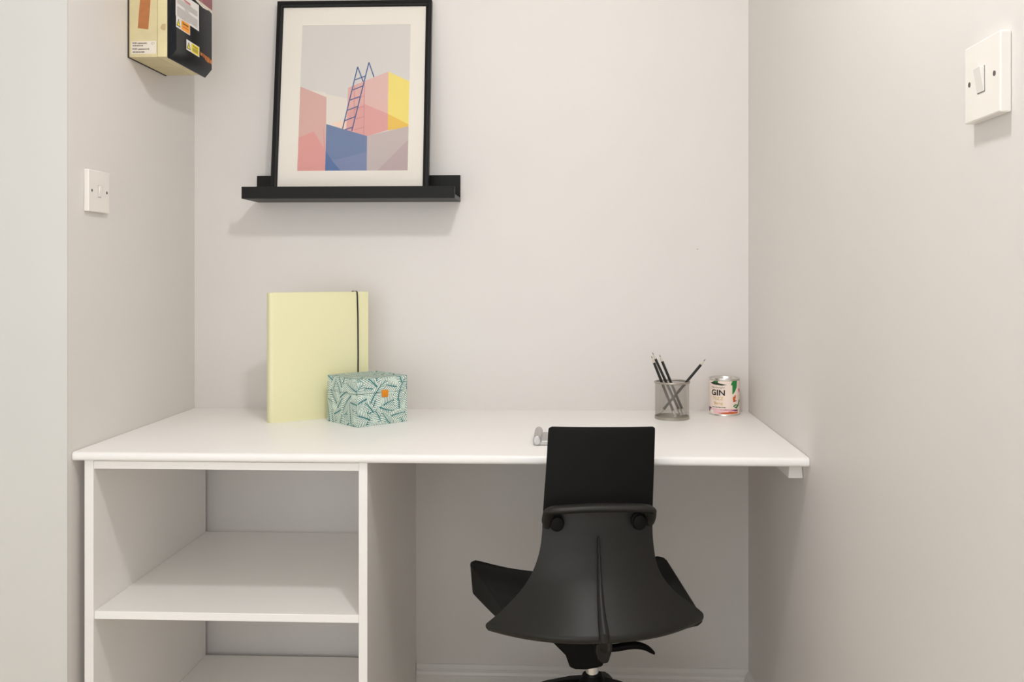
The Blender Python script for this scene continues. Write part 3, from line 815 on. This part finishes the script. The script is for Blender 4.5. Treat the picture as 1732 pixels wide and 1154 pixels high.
# ------------------------------------------------------------------ metal tray
ty0, ty1 = -0.492, -0.385
tx0, tx1 = -0.0575, 0.085
tr_ = thing('desk_tray', ((tx0 + tx1) / 2, (ty0 + ty1) / 2, ZD), 'small brushed metal tray lying on the desk behind the black chair', 'tray')
b = B(); box(b, tx0, tx1, ty0, ty1, ZD + 0.001, ZD + 0.0095); obj('tray_bed', b, 'alu', tr_, bevel=0.001)
for sx, xx in ((-1, tx0), (1, tx1)):
    b = B(); prof = [(xx + sx * 0.0042 + 0.0088 * math.cos(t), 0.0105 + 0.0102 * math.sin(t)) for t in np.linspace(0, 2 * math.pi, 21)[:-1]]
    prism(b, [(x, ty0 - 0.004, ZD + z) for x, z in prof], (0, ty1 - ty0 + 0.010, 0)); obj('rolled_edge', b, 'alu', tr_, angle=50, bevel=0.003, seg=3)

# ------------------------------------------------------------------ office chair
CX, CY = 0.054, -0.385
cyaw = math.radians(6.5)
fw = np.array([-math.sin(cyaw), math.cos(cyaw), 0.0]); rt = np.array([math.cos(cyaw), math.sin(cyaw), 0.0])
CO = np.array([CX, CY, 0.0])
def cs(u, v, s):   # pixel on the chair plane s metres ahead of the column
    return on_plane(u, v, CO + fw * s, fw)
def cl(x, s, z): return CO + rt * x + fw * s + np.array([0, 0, z])
ch = thing('office_chair', (CX, CY, 0), 'black swivel office chair pushed up to the desk, seen from behind', 'chair')
# rows: v, uL, uR, s at the centre, forward sweep of the edges
def loft(rows, nr, nc, name, m, thick, parent):
    R2 = spline(rows, nr); b = B(); grid = []
    for v, uL, uR, s, bl in R2:
        k = min(1.0, max(0.0, (v - 940) / 115.0)); k = k * k * (3 - 2 * k)
        L, Rr = cs(uL, v + 5 * k, s + bl), cs(uR, v - 9 * k, s + bl); row = []
        dz = np.array([0, 0, 0.008 * k])
        for j in range(nc):
            x = -1 + 2 * j / (nc - 1)
            q = L + (Rr - L) * (x + 1) / 2 - fw * bl * (1 - abs(x) ** 2.2) + dz * (1 - abs(x) ** 2.0)
            row.append(b.verts.new(q))
        grid.append(row)
    for i in range(nr - 1):
        for j in range(nc - 1): b.faces.new([grid[i][j], grid[i + 1][j], grid[i + 1][j + 1], grid[i][j + 1]])
    bmesh.ops.recalc_face_normals(b, faces=b.faces)
    c = sum((f.normal.dot(Vector(fw)) for f in b.faces))
    if c > 0: bmesh.ops.reverse_faces(b, faces=b.faces)
    o = obj(name, b, m, parent, angle=60, solid=thick, solid_off=-1, bevel=0.004, seg=3)
    return o
up = [(721.5, 934, 1104, -0.272, 0.006), (724, 929, 1107.3, -0.276, 0.006), (730, 927.2, 1108, -0.279, 0.006), (760, 925.5, 1107.2, -0.286, 0.007), (800, 923, 1106, -0.292, 0.008), (840, 920, 1104.6, -0.296, 0.009), (875, 918, 1103.5, -0.298, 0.010), (895, 917, 1103.5, -0.298, 0.010)]
loft(up, 22, 17, 'upper_backrest', 'shell2', 0.022, ch)
low = [(862, 922, 1103, -0.303, 0.012), (880, 918.5, 1103.5, -0.304, 0.012), (905, 916.5, 1104, -0.307, 0.014), (930, 913, 1106.5, -0.313, 0.018), (950, 907.5, 1110, -0.320, 0.025), (970, 899, 1117, -0.330, 0.036), (990, 886, 1128.5, -0.344, 0.050), (1010, 868, 1146, -0.360, 0.066), (1030, 847, 1170, -0.378, 0.084), (1044, 830, 1187, -0.392, 0.098), (1051, 822, 1190, -0.398, 0.104), (1057, 822, 1189, -0.398, 0.105), (1062, 826, 1184, -0.390, 0.10)]
loft(low, 44, 33, 'back_shell', 'shell', 0.010, ch)
# lumbar bar
bar = [(925.5, 891, -0.308), (925.5, 880, -0.318), (928.5, 869, -0.327), (934, 863.5, -0.334), (960, 861.5, -0.338), (1000, 859.5, -0.340), (1050, 859, -0.338), (1085, 859.5, -0.334), (1098, 861.5, -0.328), (1099.5, 868, -0.322), (1100, 877, -0.314), (1098.5, 887, -0.308)]
pts = [cs(*q) for q in spline(bar, 48)]
b = B(); tube(b, pts, [(0.0065 + 0.0070 * abs(math.sin(math.pi * i / 47)) ** 0.5, 0.0062 + 0.0018 * abs(math.sin(math.pi * i / 47))) for i in range(48)], 14, up=(0, 0, 1)); obj('lumbar_bar', b, 'shell', ch)
for (u, v, rpx) in ((942, 885.5, 11.0), (1081.5, 882.5, 11.5)):
    c = cs(u, v, -0.318); rr = rpx / F_PX * 1.69
    b = B(); rings = []
    for f_, d in ((1.15, -0.012), (1.15, 0.0), (1.0, 0.001), (1.0, 0.004), (0.9, 0.0062), (0.5, 0.0075), (0.02, 0.008)):
        rings.append([b.verts.new(c + rt * rr * f_ * math.cos(2 * math.pi * k / 28) + np.array([0, 0, 1]) * rr * 1.1 * f_ * math.sin(2 * math.pi * k / 28) - fw * d) for k in range(28)])
    for a, q in zip(rings, rings[1:]):
        for k in range(28): b.faces.new([a[k], a[(k + 1) % 28], q[(k + 1) % 28], q[k]])
    bmesh.ops.recalc_face_normals(b, faces=b.faces)
    obj('knob', b, 'shell2', ch)
# spine rib
vc_, sc_ = [], []
for v, uL, uR, s, bl in low:
    k = min(1.0, max(0.0, (v - 940) / 115.0)); k = k * k * (3 - 2 * k)
    z_ = (cs(uL, v + 5 * k, s + bl)[2] + cs(uR, v - 9 * k, s + bl)[2]) / 2 + 0.008 * k
    q = cl(0.02, s, z_) - CAM
    vc_.append(PCY - F_PX * q[2] / (-math.sin(YAW) * q[0] + math.cos(YAW) * q[1])); sc_.append(s)
def s_at(v): return float(np.interp(v, vc_[:-2], sc_[:-2]))
rib = [(1012, 908, 1.0), (1012.5, 930, 2.4), (1013.5, 960, 3.4), (1015, 1000, 5.0), (1017, 1030, 6.5), (1019.5, 1055, 7.8), (1021.5, 1070, 8.6), (1022.5, 1085, 9.0), (1022.5, 1096, 9.5)]
R3 = spline(rib, 40); pts = []; rads = []
for u, v, w in R3:
    s = s_at(v) - 0.003 if v < 1080 else -0.400 + (v - 1080) * 0.010
    pts.append(cs(u, v, s - 0.002)); rads.append((w / F_PX * 1.62, 0.004 + w * 0.0007))
b = B(); tube(b, pts, rads, 14, up=tuple(-fw)); obj('spine_rib', b, 'shell', ch)
# seat: scooped pad, upturned sides
def seat(name, m, zt_, th_front, th_rear, inset, inset_r, parent):
    b = B(); nr, nc = 26, 29; topg, botg = [], []
    for i in range(nr):
        t = i / (nr - 1)
        rowt, rowb = [], []
        for j in range(nc):
            x = -1 + 2 * j / (nc - 1)
            s_rear = -0.345 + 0.06 * abs(x) ** 2.2 + inset_r; s_front = 0.125 - 0.025 * abs(x) ** 3 - inset
            s = s_rear + (s_front - s_rear) * t
            hw = (0.180 + 0.046 * t) - inset
            # rounded plan corners
            e = 0.030
            if t > 0.92: hw -= e * (1 - math.sqrt(max(0, 1 - ((t - 0.92) / 0.08) ** 2))) * 0.6
            dip = 0.036 * (1 - abs(x) ** 2.0) * min(1, t * 2.2)
            wf = -0.010 * max(0, (t - 0.75) / 0.25) ** 2 * (1 - abs(x) ** 4)
            z = zt_ - dip + wf - 0.004 * (abs(x) ** 12)
            th = th_rear + (th_front - th_rear) * t ** 0.6
            xo = -0.036 * t - 0.008
            rowt.append(b.verts.new(cl(x * hw + xo, s, z)))
            rowb.append(b.verts.new(cl(x * (hw - 0.006) + xo, s - 0.006 * t, z - th)))
        topg.append(rowt); botg.append(rowb)
    for i in range(nr - 1):
        for j in range(nc - 1):
            b.faces.new([topg[i][j], topg[i][j + 1], topg[i + 1][j + 1], topg[i + 1][j]])
            b.faces.new([botg[i][j], botg[i + 1][j], botg[i + 1][j + 1], botg[i][j + 1]])
    for j in range(nc - 1):
        b.faces.new([topg[0][j], botg[0][j], botg[0][j + 1], topg[0][j + 1]]); b.faces.new([topg[-1][j], topg[-1][j + 1], botg[-1][j + 1], botg[-1][j]])
    for i in range(nr - 1):
        b.faces.new([topg[i][0], topg[i + 1][0], botg[i + 1][0], botg[i][0]]); b.faces.new([topg[i][-1], botg[i][-1], botg[i + 1][-1], topg[i + 1][-1]])
    bmesh.ops.recalc_face_normals(b, faces=b.faces)
    return obj(name, b, m, parent, bevel=0.010, seg=3, angle=50)
seat('seat_cushion', 'fabric', 0.463, 0.072, 0.012, 0.0, 0.0, ch)
seat('seat_pan', 'shell2', 0.418, 0.038, 0.020, 0.024, 0.14, ch)
# tilt mechanism under the seat
mech = [(930, 1076), (935, 1088), (957, 1110), (964, 1130), (973, 1133.5), (992, 1134), (1010, 1131), (1020, 1128), (1026, 1100), (1027, 1076)]
b = B(); prism(b, [cs(u, v, -0.09) for u, v in mech], fw * 0.17); mc = obj('tilt_mechanism', b, 'shell2', ch, bevel=0.004, seg=3)
b = B(); prism(b, [cl(x, s, 0.350) for x, s in ((-0.055, -0.10), (0.055, -0.10), (0.055, 0.09), (-0.055, 0.09))], (0, 0, 0.030)); obj('mounting_plate', b, 'shell2', ch, bevel=0.004)
b = B(); prism(b, [cs(u, v, -0.17) for u, v in ((1009, 1090), (1036, 1086), (1036.5, 1100), (1029, 1123), (1020, 1124), (1012, 1118), (1007, 1104))], fw * 0.10); obj('tilt_housing', b, 'shell', ch, bevel=0.004, seg=3)
# height lever
lev = [(1028, 1097, 6.0), (1045, 1095.5, 6.3), (1062, 1092.5, 6.3), (1078, 1092, 6.0), (1092, 1095.5, 5.0), (1101, 1101, 3.8), (1106, 1104.5, 2.2)]
R4 = spline(lev, 26)
b = B(); tube(b, [cs(u, v, -0.06) for u, v, w in R4], [(0.009, w / F_PX * 1.93) for u, v, w in R4], 12, up=(0, 0, 1)); obj('height_lever', b, 'shell2', ch)
# column and five-star base
b = B(); lathe(b, [(0.0141, 0.16), (0.0141, 0.29)], (CX, CY, 0), 32); obj('gas_cylinder', b, 'chrome', ch)
b = B(); lathe(b, [(0.024, 0.10), (0.034, 0.12), (0.036, 0.200), (0.033, 0.213), (0.022, 0.232), (0.0205, 0.2355), (0.0146, 0.2355), (0.0146, 0.2)], (CX, CY, 0), 40); obj('base_hub', b, 'shell2', ch)
for k in range(5):
    a = math.radians(8 + 72 * k); d = np.array([math.cos(a), math.sin(a), 0]); sd = np.array([-math.sin(a), math.cos(a), 0]); c0 = np.array([CX, CY, 0])
    prof = [(0.02, 0.224, 0.150, 0.024), (0.06, 0.213, 0.145, 0.023), (0.12, 0.190, 0.125, 0.021), (0.20, 0.150, 0.098, 0.019), (0.27, 0.110, 0.078, 0.017), (0.295, 0.090, 0.074, 0.014)]
    b = B(); rings = []
    for r_, z1, z0, w in prof:
        rings.append([b.verts.new(c0 + d * r_ + sd * q + np.array([0, 0, z])) for q, z in ((-w, z0), (w, z0), (w, z1 - 0.008), (w * 0.55, z1), (-w * 0.55, z1), (-w, z1 - 0.008))])
    for A_, B_ in zip(rings, rings[1:]):
        for i in range(6): b.faces.new([A_[i], A_[(i + 1) % 6], B_[(i + 1) % 6], B_[i]])
    b.faces.new(rings[0][::-1]); b.faces.new(rings[-1])
    bmesh.ops.recalc_face_normals(b, faces=b.faces)
    obj('base_arm', b, 'shell2', ch, bevel=0.003)
    cp = c0 + d * 0.275
    b = B(); tube(b, [cp + np.array([0, 0, 0.03]), cp + np.array([0, 0, 0.09])], 0.007, 12); box(b, cp[0] - 0.012, cp[0] + 0.012, cp[1] - 0.012, cp[1] + 0.012, 0.030, 0.058)
    cst = obj('caster', b, 'shell2', ch, bevel=0.003)
    for sg in (-1, 1):
        b = B(); tube(b, [cp + sd * sg * 0.013 + np.array([0, 0, 0.027]), cp + sd * sg * 0.025 + np.array([0, 0, 0.027])], 0.027, 28); obj('wheel', b, 'shell2', cst, bevel=0.003)
